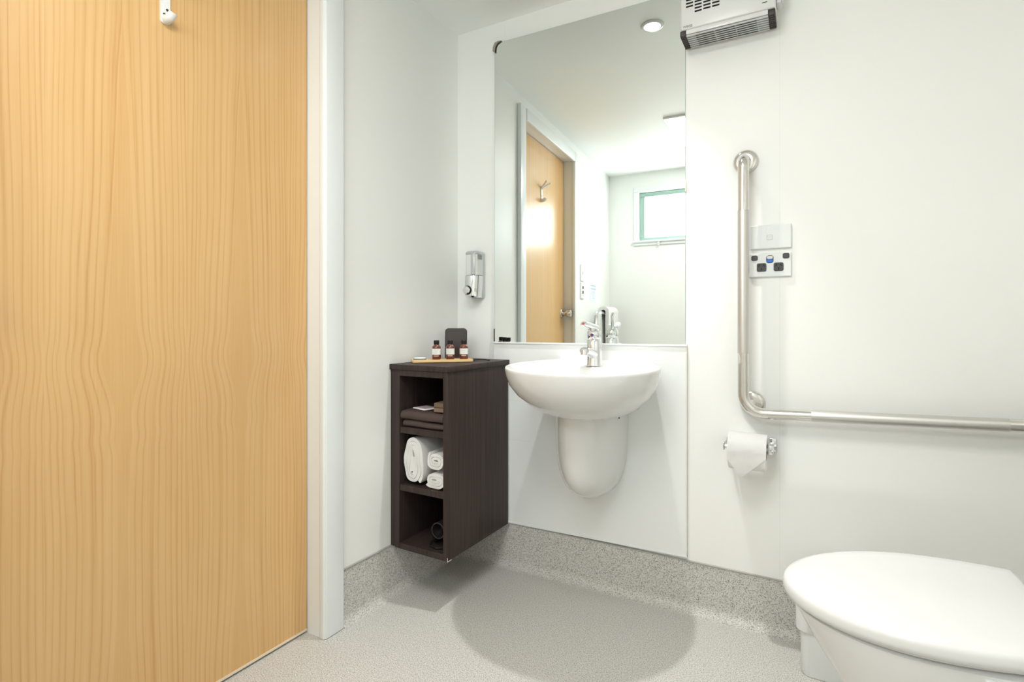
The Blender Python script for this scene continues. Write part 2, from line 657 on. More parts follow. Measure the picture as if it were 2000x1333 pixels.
# door leaf
DO = -0.090
dr = holder('door_1', (0, 0, 0), -SKEW)
bm = BM()
bx(bm, DO - 0.038, DO, -(A1 - 0.003), -(A0 + 0.003), 0.009, ZD - 0.003)
leaf = obj('door_leaf', bm, DOORWOOD, dr)
bm = BM()
bx(bm, DO - 0.038, DO + 0.0015, -(A1 - 0.003), -(A0 + 0.003), 0.007, 0.0135)
obj('bottom_edge', bm, CREAM, dr)  # highlight line along the door's bottom edge, put in as a pale strip
knob = BM()
lathe(knob, [(0.034, 0), (0.034, 0.004), (0.029, 0.009), (0.016, 0.011)], 32, axis((DO, -1.488, 1.025), (1, 0, 0)))
kb = obj('knob_rose', knob, NICKEL, dr)
bm = BM()
lathe(bm, [(0.012, 0.008), (0.011, 0.028), (0.020, 0.034), (0.0275, 0.044), (0.028, 0.056), (0.024, 0.066), (0.014, 0.070), (0.001, 0.071)], 32, axis((DO, -1.488, 1.025), (1, 0, 0)))
obj('door_knob', bm, NICKEL, dr)
# coat hook screwed to the leaf
HA = -1.124
bm = BM()
o_ = rrect(0.022, 0.098, 0.007)
loft(bm, [[(DO, HA + a, 1.749 + b) for a, b in o_], [(DO + 0.0045, HA + a, 1.749 + b) for a, b in o_]])
hk = obj('coat_hook', bm, PLASTG, dr)
hk['label'] = 'pale metal coat hook'
for z in (1.722, 1.735, 1.778):
    bm = BM()
    lathe(bm, [(0.0032, 0), (0.0032, 0.0008), (0.001, 0.0012)], 12, axis((DO + 0.0045, HA + (0.004 if z > 1.73 else -0.003), z), (1, 0, 0)))
    obj('screw', bm, DARK, hk)
for s in (1, -1):
    bm = BM()
    tube(bm, [(DO + 0.003, HA + 0.004 * s, 1.785), (DO + 0.02, HA + 0.014 * s, 1.797), (DO + 0.045, HA + 0.030 * s, 1.815)], [0.006, 0.0055, 0.005], 12)
    lathe(bm, [(0.001, -0.007), (0.006, -0.004), (0.007, 0), (0.005, 0.005), (0.001, 0.007)], 12, axis((DO + 0.045, HA + 0.030 * s, 1.815), (0.7, 0.5 * s, 0.5)))
    obj('prong', bm, PLASTG, hk)
for s in (1,):
    bm = BM()
    tube(bm, [(DO + 0.002, HA, 1.712), (DO + 0.013, HA + 0.001, 1.709), (DO + 0.024, HA + 0.003, 1.713), (DO + 0.030, HA + 0.005, 1.722)], [0.0105, 0.0105, 0.0105, 0.0095], 14)
    obj('prong', bm, PLASTG, hk)

# ------------------------------------------------------------------ splashback panel and mirror
sp = thing('splashback_panel', 'white panel fixed to the wall behind the basin, below the mirror', 'panel', (0.156, -0.0006, 0.177))
bm = BM()
loft(bm, [[(0.156, -0.0006, 0.1795), (0.156, -0.011, 0.1795), (0.156, -0.011, 0.884), (0.156, -0.0006, 0.884)],
          [(0.9025, -0.0006, 0.1865), (0.9025, -0.011, 0.1865), (0.9025, -0.011, 0.8885), (0.9025, -0.0006, 0.8885)]])
obj('panel_face', bm, PANELW, sp, True)
bm = BM()
bx(bm, 0.9025, 0.9055, -0.0118, -0.0006, 0.184, 0.8885)
obj('side_trim', bm, mat('cream edge trim', (0.70, 0.69, 0.63), 0.4), sp, True)
bm = BM()
loft(bm, [[(0.156, -0.0006, 0.174), (0.156, -0.0125, 0.174), (0.156, -0.0125, 0.1795), (0.156, -0.0006, 0.1795)],
          [(0.9055, -0.0006, 0.181), (0.9055, -0.0125, 0.181), (0.9055, -0.0125, 0.1865), (0.9055, -0.0006, 0.1865)]])
obj('bottom_trim', bm, TRIMW, sp, True)
bm = BM()
loft(bm, [[(0.156, -0.0006, 0.884), (0.156, -0.016, 0.884), (0.156, -0.016, 0.890), (0.156, -0.0006, 0.890)],
          [(0.9055, -0.0006, 0.8885), (0.9055, -0.016, 0.8885), (0.9055, -0.016, 0.8935), (0.9055, -0.0006, 0.8935)]])
obj('top_trim', bm, TRIMW, sp, True)
for z in (0.505, 0.66):
    bm = BM()
    bx(bm, 0.157, 0.32, -0.0113, -0.0105, z, z + 0.0015)
    obj('joint_line', bm, SEAL, sp, True)

ML = (0.1602, -0.0145, 0.8875)
MT = math.radians(0.9)
mw, mh = 0.7390, 1.1985
mi = thing('wall_mirror', 'tall frameless mirror above the basin reflecting door and window', 'mirror', ML, MT)
bm = BM()
bx(bm, 0, mw, 0.0, 0.0045, 0, mh)
obj('glass_edge', bm, MEDGE, mi)
bm = bx(BM(), 0.0012, mw - 0.0012, -0.0004, -0.0001, 0.0012, mh - 0.0012)
obj('reflecting_face', bm, MIRROR, mi)
# battens between the glass and the wall: mirror leans a little off the wall at its left edge
bm = BM()
for z0, z1 in ((0.012, mh - 0.02),):
    prism(bm, [(0.006, 0.0046, z0), (mw - 0.30, 0.0046, z0), (mw - 0.30, 0.0085, z0), (0.006, 0.0138, z0)], (0, 0, z1 - z0))
obj('backing_board', bm, WALL, mi)
# metal corner clip, upper left
bm = BM()
pts = [(-0.007, -0.004, mh - 0.030), (-0.006, -0.004, mh - 0.014), (0.002, -0.004, mh + 0.003), (0.018, -0.004, mh + 0.006), (0.032, -0.004, mh + 0.003)]
for i in range(7):
    a = i / 6
    x = 0.032 + (0.003 - 0.032) * a
    z = mh + 0.003 + (-0.041) * a
    bulge = 0.012 * math.sin(PI * a)
    pts.append((x - bulge * 0.75 + 0.001, -0.004, z + bulge * 0.75))
prism(bm, pts, (0, 0.007, 0))
obj('corner_clip', bm, BROWNMETAL, mi)
bm = BM()
tube(bm, [(p[0] + 0.001, -0.004, p[2] - 0.001) for p in pts[5:]], 0.0016, 8)
obj('clip_lip', bm, mat('dark bronze', (0.07, 0.055, 0.045), 0.4, metal=0.6), mi)
bm = BM()
rbx(bm, -0.003, 0.001, -0.003, 0.006, 0.004, 0.055, 0.001)
obj('side_clip', bm, DARK, mi)
bm = BM()
rbx(bm, mw - 0.001, mw + 0.004, -0.002, 0.004, 0.52, 0.56, 0.001)
obj('side_clip', bm, mat('cream plastic clip', (0.70, 0.66, 0.54), 0.4), mi)

# ------------------------------------------------------------------ basin
BX, BA, BB, BC, BYM, BZ = 0.616, 0.249, 0.474, 0.168, 0.236, 0.828
WY = -0.0115                      # face of the splashback


def basin_outline(s=1.0, z=BZ, inset=0.0, tilt=0.0):
    """rounded D outline, back edge on the wall"""
    P = []
    a, b, c = BA * s - inset, BB - (1 - s) * 0.30 - inset, BC * (0.55 + 0.45 * s) - inset
    ym = BYM * (0.62 + 0.38 * s)
    back = WY - inset
    n = 2.02
    for i in range(17):           # back edge, right to left
        P.append((BX + c - 2 * c * i / 16, back, z))
    for i in range(1, 13):        # left side forward
        t = i / 13
        P.append((BX - (c + (a - c) * math.sin(PI / 2 * t) ** 0.9), back + (-ym - back) * (1 - math.cos(PI / 2 * t)) ** 1.0 if False else back + (-ym - back) * t, z))
    for i in range(33):           # front, left to right
        t = PI * i / 32
        co = math.cos(t)
        P.append((BX - a * math.copysign(abs(co) ** (2 / n), co), -ym - (b - ym) * math.sin(t) ** (2 / n), z))
    for i in range(12, 0, -1):
        t = i / 13
        P.append((BX + (c + (a - c) * math.sin(PI / 2 * t) ** 0.9), back + (-ym - back) * t, z))
    return [(x, y, zz + tilt * (y + 0.2)) for x, y, zz in P]


bas = thing('wash_basin', 'white ceramic wall basin with rounded front and half pedestal below', 'basin', (BX, 0, 0.40))
bm = BM()
TL = 0.022
rings = []
for d, s in ((0.165, 0.40), (0.160, 0.49), (0.146, 0.62), (0.123, 0.745), (0.095, 0.86), (0.06, 0.95), (0.03, 0.985), (0.012, 0.997), (0.004, 1.0)):
    rings.append(basin_outline(s, BZ - d, 0.0, TL * max(0, 1 - d / 0.08)))
rings.append(basin_outline(1.0, BZ, 0.003, TL))
rings.append(basin_outline(1.0, BZ + 0.0005, 0.009, TL))
rings.append(basin_outline(1.0, BZ - 0.002, 0.016, TL))


def bowl_ring(s, z):
    P = []
    base_ = basin_outline(1.0, z, 0.026, TL * 0.3)
    cx, cy = BX, -0.285
    for x, y, zz in base_:
        yy = min(y, -0.165)       # tap deck stays solid behind the bowl
        P.append((cx + (x - cx) * s, cy + (yy - cy) * s, zz))
    return P


deck = basin_outline(1.0, BZ - 0.010, 0.022, TL * 0.5)
rings.append(deck)
rings.append(bowl_ring(1.0, BZ - 0.012))
for s, z in ((0.97, -0.02), (0.93, -0.045), (0.85, -0.08), (0.70, -0.11), (0.48, -0.128), (0.20, -0.135)):
    rings.append(bowl_ring(s, BZ + z))
loft(bm, rings)
obj('bowl', bm, CERAM, bas, True, ang=60)
bm = BM()
lathe(bm, [(0.026, 0), (0.026, 0.003), (0.02, 0.004), (0.018, 0.001)], 24, Matrix.Translation((BX, -0.285, BZ - 0.1348)))
obj('waste', bm, CHROME, bas, True)
# half pedestal shroud
bm = BM()
rings = []
HT = 0.318
for k in [0, .1, .2, .3, .4, .5, .6, .68, .75, .81, .86, .90, .93, .955, .975, .988, .995, .999]:
    s = (1 - k ** 4.2) ** 0.47
    sd_ = (1 - k ** 5.5) ** 0.5
    z = 0.700 - 0.0 - 0.336 * k if False else 0.70 - 0.354 * k
    ring = [(0.585 + 0.12 * s, WY, z), (0.585 - 0.12 * s, WY, z)]
    for i in range(25):
        t = PI * i / 24
        ring.append((0.585 - 0.12 * s * math.cos(t), WY - 0.001 - 0.226 * sd_ * math.sin(t) ** 0.95, z))
    rings.append(ring)
loft(bm, rings)
obj('shroud', bm, CERAM, bas, True, ang=60)
bm = BM()
lathe(bm, [(0.0026, 0), (0.0026, 0.02)], 8, Matrix.Translation((0.6985, -0.0950, 0.642)))
obj('shroud_slot', bm, VOID, bas, True)

# tap
tp = thing('mixer_tap', 'chrome lever mixer tap standing on the back of the basin', 'tap', (BX, -0.11, BZ - 0.0090))
tz = BZ - 0.0090
bm = BM()
lathe(bm, [(0.0275, 0), (0.0275, 0.004), (0.0262, 0.007), (0.0258, 0.05), (0.025, 0.085), (0.0225, 0.09), (0.001, 0.0905)], 36)
obj('tap_body', bm, CHROME, tp)
bm = BM()
sp_pts = [(0, -0.015, 0.040), (0, -0.04, 0.047), (-0.001, -0.07, 0.053), (-0.002, -0.092, 0.056)]
rings = []
for (x, y, z), rx, rz in zip(sp_pts, (0.019, 0.018, 0.017, 0.016), (0.017, 0.015, 0.0135, 0.012)):
    rings.append([(x + rx * math.cos(2 * PI * i / 20), y, z + rz * math.sin(2 * PI * i / 20)) for i in range(20)])
loft(bm, rings)
lathe(bm, [(0.0125, 0), (0.0125, 0.016), (0.0105, 0.0165)], 24, axis((-0.002, -0.088, 0.058), (0, -0.12, -1)))
obj('spout', bm, CHROME, tp)
bm = BM()
lathe(bm, [(0.0215, 0.091), (0.0238, 0.094), (0.0238, 0.116), (0.021, 0.121), (0.001, 0.1225)], 36)
obj('cartridge_cap', bm, CHROME, tp)
bm = BM()
lathe(bm, [(0.0055, 0), (0.0055, 0.0012), (0.001, 0.0014)], 16, axis((0.0, -0.0236, 0.106), (0, -1, 0)))
ind = obj('indicator', bm, DARK, tp)
ind['label'] = 'red and blue hot and cold dot'
for s, mm in ((-1, RED), (1, BLUE)):
    bm = BM()
    pts = [(s * 0.0042 * math.sin(PI * i / 8), -0.0252, 0.106 + 0.0042 * math.cos(PI * i / 8)) for i in range(9)]
    prism(bm, pts, (0, -0.0004, 0))
    obj('indicator_half', bm, mm, ind)
# lever: a looped handle rising from the cap towards the user
bm = BM()
rings = []
for y, z, w_, t_, dx in ((0.010, 0.130, 0.018, 0.008, 0.0), (-0.006, 0.1315, 0.0205, 0.0125, 0.0), (-0.024, 0.1335, 0.0195, 0.0125, 0.0), (-0.05, 0.137, 0.0170, 0.0115, -0.001), (-0.08, 0.142, 0.0145, 0.0100, -0.002), (-0.092, 0.144, 0.012, 0.0085, -0.003), (-0.098, 0.145, 0.006, 0.004, -0.003)):
    rings.append([(dx + w_ * math.cos(2 * PI * i / 20), y, z + t_ * math.sin(2 * PI * i / 20)) for i in range(20)])
loft(bm, rings)
tube(bm, [(0, 0, 0.112), (0, -0.004, 0.124), (0, -0.016, 0.126)], [0.018, 0.015, 0.008], 14)
obj('lever', bm, CHROME, tp)
bm = BM()
tube(bm, [(0.004, 0.004, 0.118), (0.004, 0.012, 0.150), (0.004, 0.014, 0.172), (0.004, 0.006, 0.181), (0.004, -0.004, 0.178)], [0.0062, 0.006, 0.006, 0.0058, 0.005], 12)
obj('lever_stem', bm, CHROME, tp)
bm = BM()
lathe(bm, [(0.0042, 0), (0.0042, 0.0012), (0.001, 0.0015)], 14, axis((-0.003, -0.0975, 0.145), (0, -1, 0.1)))
obj('lever_mark', bm, RED, tp)

# ------------------------------------------------------------------ cabinet
CL, CR, CF, CZ0, CZ1 = OFF + 0.001, 0.2265, -0.405, 0.174, 0.802
cab = thing('wall_cabinet', 'dark brown open wall cabinet with three compartments beside the basin', 'cabinet', (0, 0, 0), -SKEW)
CBK = -0.014
obj('side_panel', rbx(BM(), CR - 0.0185, CR, CF, CBK, CZ0, CZ1, 0.0008, 1), LAM, cab)
obj('side_panel', rbx(BM(), CL + 0.021, CL + 0.0425, CF, CBK, CZ0, CZ1, 0.0008, 1), LAM, cab)
obj('filler_strip', rbx(BM(), CL, CL + 0.0205, CF + 0.002, CF + 0.022, CZ0 + 0.003, CZ1, 0.0008, 1), LAM, cab)
xi0, xi1 = CL + 0.0428, CR - 0.0187
obj('bottom_panel', rbx(BM(), xi0, xi1, CF, CBK, CZ0, CZ0 + 0.0205, 0.0008, 1), LAM, cab)
obj('top_panel', rbx(BM(), xi0, xi1, CF, CBK, 0.781, CZ1, 0.0008, 1), LAM, cab)
obj('back_panel', bx(BM(), xi0, xi1, CBK - 0.006, CBK, CZ0 + 0.021, 0.7805), LAM, cab)
for z in (0.580, 0.378):
    obj('shelf', rbx(BM(), xi0 + 0.0003, xi1 - 0.0003, CF + 0.003, CBK - 0.007, z, z + 0.0215, 0.0008, 1), LAM, cab)
obj('worktop', rbx(BM(), CL, CR + 0.005, CF - 0.005, CBK + 0.002, CZ1 + 0.0003, CZ1 + 0.0188, 0.0012, 2), LAM, cab)
for z in (0.565, 0.362):
    bm = BM()
    lathe(bm, [(0.003, 0), (0.003, 0.006), (0.0015, 0.0065)], 10, axis((xi0, CF + 0.035, z), (1, 0, 0)))
    obj('shelf_pin', bm, CHROME, cab)
bm = BM()
bx(bm, CR - 0.001, CR + 0.0006, CF - 0.0006, CF + 0.0004, CZ0 - 0.0003, CZ0 + 0.013)
bx(bm, CR - 0.001, CR + 0.0006, CF - 0.0006, CF + 0.022, CZ0 - 0.0006, CZ0 + 0.0014)
ch = obj('chipped_edge', bm, CREAM, cab)
ch['label'] = 'pale chipped corner edge'
CT = CZ1 + 0.0190
Rl = Matrix.Rotation(-SKEW, 4, 'Z')


def loc_left(o, y, z):
    return tuple(Rl @ Vector((o, y, z)))


# brown towels: folded slabs
def folded(line_t, w, depth, layers):
    pts = []
    hgt = line_t * 1.02
    for k in range(layers):
        z = hgt * (k + 0.5)
        if k % 2 == 0:
            pts += [(depth * 0.98 - depth * 0.98 * i / 6, z) for i in range(7)]
            if k < layers - 1:
                for i in range(1, 6):
                    a = -PI / 2 + PI * i / 6
                    pts.append((-hgt / 2 * math.cos(a), z + hgt / 2 + hgt / 2 * math.sin(a)))
        else:
            pts += [(depth * 0.98 * i / 6, z) for i in range(7)]
            if k < layers - 1:
                for i in range(1, 6):
                    a = -PI / 2 + PI * i / 6
                    pts.append((depth * 0.98 + hgt / 2 * math.cos(a), z + hgt / 2 + hgt / 2 * math.sin(a)))
    return pts


def towel_slab(name, label, loc, rot, w, depth, t, layers, m, group):
    bm = BM()
    ribbon(bm, folded(t, w, depth, layers), t, lambda a, b, d: (d, a, b), 0, w)
    bmesh.ops.subdivide_edges(bm, edges=[e for e in bm.edges if e.calc_length() > w * 0.8], cuts=8)
    for v in bm.verts:
        v.co.z += 0.0022 * math.sin(v.co.x * 31 + v.co.y * 17) * min(1, v.co.z / 0.02)
        v.co.y += 0.0018 * math.sin(v.co.x * 47 + v.co.z * 60)
    o = tag(obj(name, bm, m, ang=80), label, 'towel', group)
    o.location = loc
    o.rotation_euler = (0, 0, rot)
    return o


S1 = 0.6025
towel_slab('folded_towel', 'thin dark brown towel at the bottom of the stack on the upper shelf', loc_left(xi0 + 0.008, -0.385, S1), -SKEW, xi1 - xi0 - 0.012, 0.23, 0.0115, 2, TOWELB, 'brown towels on the upper shelf')
towel_slab('folded_towel', 'thick dark brown towel folded on top of the thin one, upper shelf', loc_left(xi0 + 0.004, -0.391, S1 + 0.0265), -SKEW, xi1 - xi0 - 0.006, 0.24, 0.0145, 2, TOWELB, 'brown towels on the upper shelf')
ZT = S1 + 0.0265 + 0.0325
pk = thing('paper_sachet', 'flat pinkish paper sachet lying askew on the brown towels', 'sachet', loc_left(0.078, -0.338, ZT), -0.28, 'sachets on the brown towels')
bm = BM()
rbx(bm, -0.035, 0.035, -0.03, 0.03, 0, 0.004, 0.001)
obj('sachet_back', bm, PAPER, pk)
bm = BM()
bx(bm, -0.029, 0.029, -0.024, 0.024, 0.004, 0.0046)
obj('printed_front', bm, PINK, pk)
pk = thing('paper_sachet', 'small white sachet behind the pinkish one, against the brown boxes', 'sachet', loc_left(0.148, -0.305, ZT), -0.25, 'sachets on the brown towels')
obj('sachet_back', rbx(BM(), -0.018, 0.018, -0.02, 0.02, 0, 0.006, 0.002), PAPER, pk)
obj('printed_front', bx(BM(), -0.012, 0.012, -0.014, 0.014, 0.006, 0.0064), INK, pk)
for k, dz in enumerate((0, 0.0162)):
    b = thing('soap_box', ('lower small brown card box on the brown towels', 'upper small brown card box on the brown towels')[k], 'box', loc_left(0.176 + 0.001 * k, -0.348, ZT + dz), -SKEW + 0.05 * k, 'brown boxes on the towels')
    obj('carton', rbx(BM(), -0.027, 0.027, -0.033, 0.033, 0, 0.0155, 0.0008, 1), CARD, b)
    obj('carton_flap', bx(BM(), -0.025, 0.025, -0.0336, -0.033, 0.002, 0.0135), mat('flap card', (0.20 - 0.05 * k, 0.135 - 0.03 * k, 0.09 - 0.02 * k), 0.7), b)


# white rolled towels
def spiral(w, h, turns, t, n=40, start=-0.4, flat=0.0):
    pts = []
    tot = int(n * turns)
    for i in range(tot + 1):
        th = start + 2 * PI * i / n
        sh = t * 1.03 * i / n
        a, b = max(w / 2 - t / 2 - sh, t * 0.25), max(h / 2 - t / 2 - sh, t * 0.4)
        p = 2.5
        x = a * math.copysign(abs(math.cos(th)) ** (2 / p), math.cos(th))
        y = b * math.copysign(abs(math.sin(th)) ** (2 / p), math.sin(th))
        # narrower towards the top
        x *= 1.0 - flat * (y / h)
        pts.append((x, y))
    return pts


def rolled(name, label, loc, rot, w, h, turns, t, depth, flat=0.0, start=-0.4):
    bm = BM()
    ribbon(bm, spiral(w, h, turns, t, start=start, flat=flat), t * 0.94, lambda a, b, d: (a, d, b + h / 2), 0, depth)
    for v in bm.verts:
        v.co.y += 0.003 * math.sin(v.co.x * 90 + 2) * math.cos(v.co.z * 70)
    o = tag(obj(name, bm, TOWELW, ang=75), label, 'towel', 'white towels on the lower shelf')
    o.location = loc
    o.rotation_euler = (0, 0, rot)
    return o


S2 = 0.4003
rolled('rolled_towel', 'large white towel folded upright at the left of the lower shelf', loc_left(0.066, -0.392, S2), -SKEW, 0.096, 0.172, 3.2, 0.0125, 0.27, 0.28, -1.0)
rolled('rolled_towel', 'small white rolled towel on the lower shelf, under the other roll', loc_left(0.162, -0.390, S2), -SKEW, 0.088, 0.060, 2.6, 0.0095, 0.20, 0.0, -2.6)
rolled('rolled_towel', 'small white rolled towel lying on top of another roll, lower shelf', loc_left(0.163, -0.388, S2 + 0.061), -SKEW, 0.078, 0.070, 2.6, 0.0105, 0.20, 0.0, 2.2)

# hair dryer in the bottom compartment
hd = thing('hair_dryer', 'black hair dryer lying in the bottom compartment of the cabinet', 'hair dryer', loc_left(0.162, -0.30, CZ0 + 0.0208), -SKEW)
bm = BM()
lathe(bm, [(0.010, -0.045), (0.022, -0.06), (0.0235, -0.075), (0.026, -0.07), (0.028, -0.02), (0.034, 0.03), (0.036, 0.06), (0.030, 0.072), (0.012, 0.076)], 28, axis((0, 0, 0.060), (0, 1, 0)))
obj('barrel', bm, BLACK, hd)
bm = BM()
tt = [(0.0262 * math.cos(2 * PI * i / 28), -0.074, 0.060 + 0.0262 * math.sin(2 * PI * i / 28)) for i in range(29)]
tube(bm, tt, 0.0014, 8, False)
obj('nozzle_ring', bm, DARK, hd)
bm = BM()
tube(bm, [(0.0, 0.035, 0.045), (-0.012, 0.02, 0.03), (-0.030, -0.015, 0.018), (-0.040, -0.045, 0.014)], [0.016, 0.015, 0.0145, 0.012], 16)
obj('handle', bm, BLACK, hd)
bm = BM()
rbx(bm, -0.036, -0.028, -0.05, -0.035, 0.0255, 0.031, 0.001)
obj('dryer_switch', bm, CHROME, hd)
bm = BM()
tube(bm, [(-0.040, -0.045, 0.014), (-0.048, -0.055, 0.006), (-0.03, -0.078, 0.0042), (0.0, -0.085, 0.0042), (0.022, -0.070, 0.0042), (0.03, -0.03, 0.0042)], 0.0035, 8)
obj('cord', bm, BLACK, hd)

# ------------------------------------------------------------------ on the cabinet top
P1 = Vector((0.020, -0.355))
tr_d = Vector((0.160, 0.155))
tang = math.atan2(tr_d.y, tr_d.x)
tl = tr_d.length
tray = thing('wooden_tray', 'long pale wooden tray on the cabinet top holding three amber bottles', 'tray', (P1.x, P1.y, CT), tang)
bm = BM()
o_ = rrect(tl, 0.070, 0.008, 4)
i_ = rrect(tl - 0.010, 0.060, 0.004, 4)
loft(bm, [[(tl / 2 + a, 0.035 + b, z) for a, b in ring] for ring, z in ((rrect(tl - 0.006, 0.064, 0.006, 4), 0.0), (o_, 0.003), (o_, 0.0105), (rrect(tl - 0.002, 0.068, 0.007, 4), 0.012), (i_, 0.0118), (rrect(tl - 0.014, 0.056, 0.003, 4), 0.0095))])
obj('tray_body', bm, BAMBOO, tray)
tn = Vector((-tr_d.y, tr_d.x)).normalized()


def on_tray(f, dpt):
    return P1 + tr_d * f + tn * dpt


def bottle(label, f, rot):
    p = on_tray(f, 0.040)
    b = thing('amber_bottle', label, 'bottle', (p.x, p.y, CT + 0.0098), rot, 'amber bottles on the tray')
    bm = BM()
    lathe(bm, [(0.0135, 0), (0.0155, 0.0015), (0.0158, 0.004), (0.0158, 0.044), (0.0145, 0.0485), (0.0115, 0.052), (0.0092, 0.0545), (0.0088, 0.059)], 28)
    obj('glass_body', bm, AMBER, b)
    bm = BM()
    lathe(bm, [(0.0098, 0.0565), (0.0102, 0.058), (0.0102, 0.0695), (0.0092, 0.071), (0.001, 0.0713)], 24)
    obj('cap', bm, BLACK, b)
    bm = BM()
    rings = []
    for k in range(15):
        a = math.radians(-78 + 156 * k / 14)
        rings.append([(0.0161 * math.sin(a), -0.0161 * math.cos(a), 0.0185), (0.0161 * math.sin(a), -0.0161 * math.cos(a), 0.0405)])
    for r_ in rings:
        r_ += [(x * 0.985, y * 0.985, z) for x, y, z in r_[::-1]]
    loft(bm, rings)
    lab = obj('label', bm, LABEL, b)
    for z, wd_, th_ in ((0.0375, 0.55, 0.0012), (0.0335, 0.42, 0.0008), (0.0315, 0.5, 0.0008), (0.0295, 0.38, 0.0008), (0.0265, 0.5, 0.0008), (0.0245, 0.3, 0.0008), (0.0225, 0.45, 0.0008)):
        bm = BM()
        rr = []
        for k in range(7):
            a = wd_ * (-1 + 2 * k / 6)
            rr.append([(0.01618 * math.sin(a), -0.01618 * math.cos(a), z), (0.01618 * math.sin(a), -0.01618 * math.cos(a), z + th_), (0.0159 * math.sin(a), -0.0159 * math.cos(a), z + th_), (0.0159 * math.sin(a), -0.0159 * math.cos(a), z)])
        loft(bm, rr)
        obj('print_line', bm, INK, lab)
    bm = BM()
    rr = []
    for k in range(7):
        a = 0.6 * (-1 + 2 * k / 6)
        rr.append([(0.01605 * math.sin(a), -0.01605 * math.cos(a), 0.0125), (0.01605 * math.sin(a), -0.01605 * math.cos(a), 0.0155), (0.0157 * math.sin(a), -0.0157 * math.cos(a), 0.0155), (0.0157 * math.sin(a), -0.0157 * math.cos(a), 0.0125)])
    loft(bm, rr)
    obj('brand_line', bm, mat('pale bottle print', (0.55, 0.48, 0.44), 0.5), b)
    return b


face = math.radians(32)
bottle('amber bottle with black cap, the one standing clear left of the dark holder', 0.41, face)
bottle('amber bottle with black cap, middle of the three, in front of the dark holder', 0.64, face)
bottle('amber bottle with black cap, at the right end of the tray', 0.87, face)
sp_ = on_tray(0.135, 0.036)
so = thing('wrapped_soap', 'flat round white wrapped soap with grey edge on the tray end', 'soap', (sp_.x, sp_.y, CT + 0.0098), 0.3)
bm = BM()
lathe(bm, [(0.021, 0), (0.0235, 0.002), (0.0235, 0.0065), (0.020, 0.0085), (0.001, 0.009)], 30)
obj('soap_body', bm, PAPER, so)
bm = BM()
lathe(bm, [(0.0238, 0.0015), (0.0242, 0.002), (0.0242, 0.006), (0.0238, 0.0065)], 30, cap=False)
obj('grey_band', bm, mat('grey wrapper', (0.20, 0.20, 0.18), 0.5), so)

# dark rounded holder standing behind the bottles
ho = thing('leather_holder', 'dark brown upright holder with rounded top behind the amber bottles', 'holder', (0.058, -0.140, CT), math.radians(28))
bm = BM()


def arch(w, h, r):
    pts = [(-w / 2, 0), (w / 2, 0)]
    for i in range(7):
        a = PI / 2 * i / 6
        pts.append((w / 2 - r + r * math.cos(a), h - r + r * math.sin(a)))
    for i in range(7):
        a = PI / 2 + PI / 2 * i / 6
        pts.append((-w / 2 + r + r * math.cos(a), h - r + r * math.sin(a)))
    return pts


TILT = 0.07
outer, inner = arch(0.086, 0.124, 0.014), arch(0.080, 0.121, 0.012)
loft(bm, [[(x, y0 + z * TILT, z) for x, z in prof] for prof, y0 in ((inner, 0.0), (outer, 0.004), (outer, 0.018), (inner, 0.022))])
obj('cover', bm, LEATHER, ho)
bm = BM()
ip, op = arch(0.066, 0.108, 0.010), arch(0.0675, 0.109, 0.0105)
loft(bm, [[(x, -0.0006 + z * TILT, z + 0.004) for x, z in ip], [(x, 0.0006 + z * TILT, z + 0.004) for x, z in op]])
obj('front_pocket', bm, mat('dark brown leatherette pocket', (0.036, 0.026, 0.024), 0.3), ho)
bm = BM()
crv = [(0.142, -0.150), (0.150, -0.132), (0.158, -0.118), (0.163, -0.106), (0.171, -0.098), (0.182, -0.104), (0.192, -0.118), (0.205, -0.128)]
tube(bm, [(x, y, CT + 0.0034 + 0.001 * math.sin(i)) for i, (x, y) in enumerate(crv)], 0.0022, 8)
tag(obj('dark_cord', bm, BLACK), 'short dark cord lying on the cabinet top right of the tray', 'cord')

# ------------------------------------------------------------------ soap dispenser on the back wall
sd = thing('soap_dispenser', 'silver and clear wall soap dispenser left of the mirror', 'dispenser', (0.075, 0, 1.15))
bm = BM()
loft(bm, [[(0.075 + a * s, y, 1.1605 + b * s2) for a, b in rrect(0.066, 0.190, 0.012, 5)] for y, s, s2 in ((0.0, 1, 1), (-0.012, 1, 1), (-0.014, 0.97, 0.99))])
obj('back_plate', bm, SILVER, sd, True)


def disp_ring(z, w, d, y0=-0.014):
    """flat back, rounded front"""
    P = [(0.075 + w / 2, y0, z), (0.075 - w / 2, y0, z)]
    for i in range(17):
        t = PI * i / 16
        P.append((0.075 - w / 2 * math.copysign(abs(math.cos(t)) ** 0.45, math.cos(t)), y0 - 0.001 - d * math.sin(t) ** 0.55, z))
    return P


bm = BM()
loft(bm, [disp_ring(1.158, 0.060, 0.048), disp_ring(1.237, 0.060, 0.048), disp_ring(1.243, 0.059, 0.046)])
obj('reservoir', bm, FROST, sd, True)
bm = BM()
loft(bm, [disp_ring(1.2432, 0.0615, 0.050), disp_ring(1.250, 0.0605, 0.048), disp_ring(1.255, 0.054, 0.042)])
obj('top_cover', bm, SILVER, sd, True)
bm = BM()
loft(bm, [disp_ring(1.068, 0.050, 0.050), disp_ring(1.074, 0.056, 0.056), disp_ring(1.118, 0.060, 0.056), disp_ring(1.156, 0.0615, 0.052)])
obj('lower_housing', bm, CHROME, sd, True)
bm = BM()
rbx(bm, 0.080, 0.098, -0.0675, -0.060, 1.158, 1.2435, 0.003)
obj('front_band', bm, SILVER, sd, True)
bm = BM()
bx(bm, 0.1048, 0.1056, -0.052, -0.022, 1.222, 1.240)
obj('side_window', bm, mat('grey dispenser window', (0.25, 0.26, 0.26), 0.4), sd, True)
bm = BM()
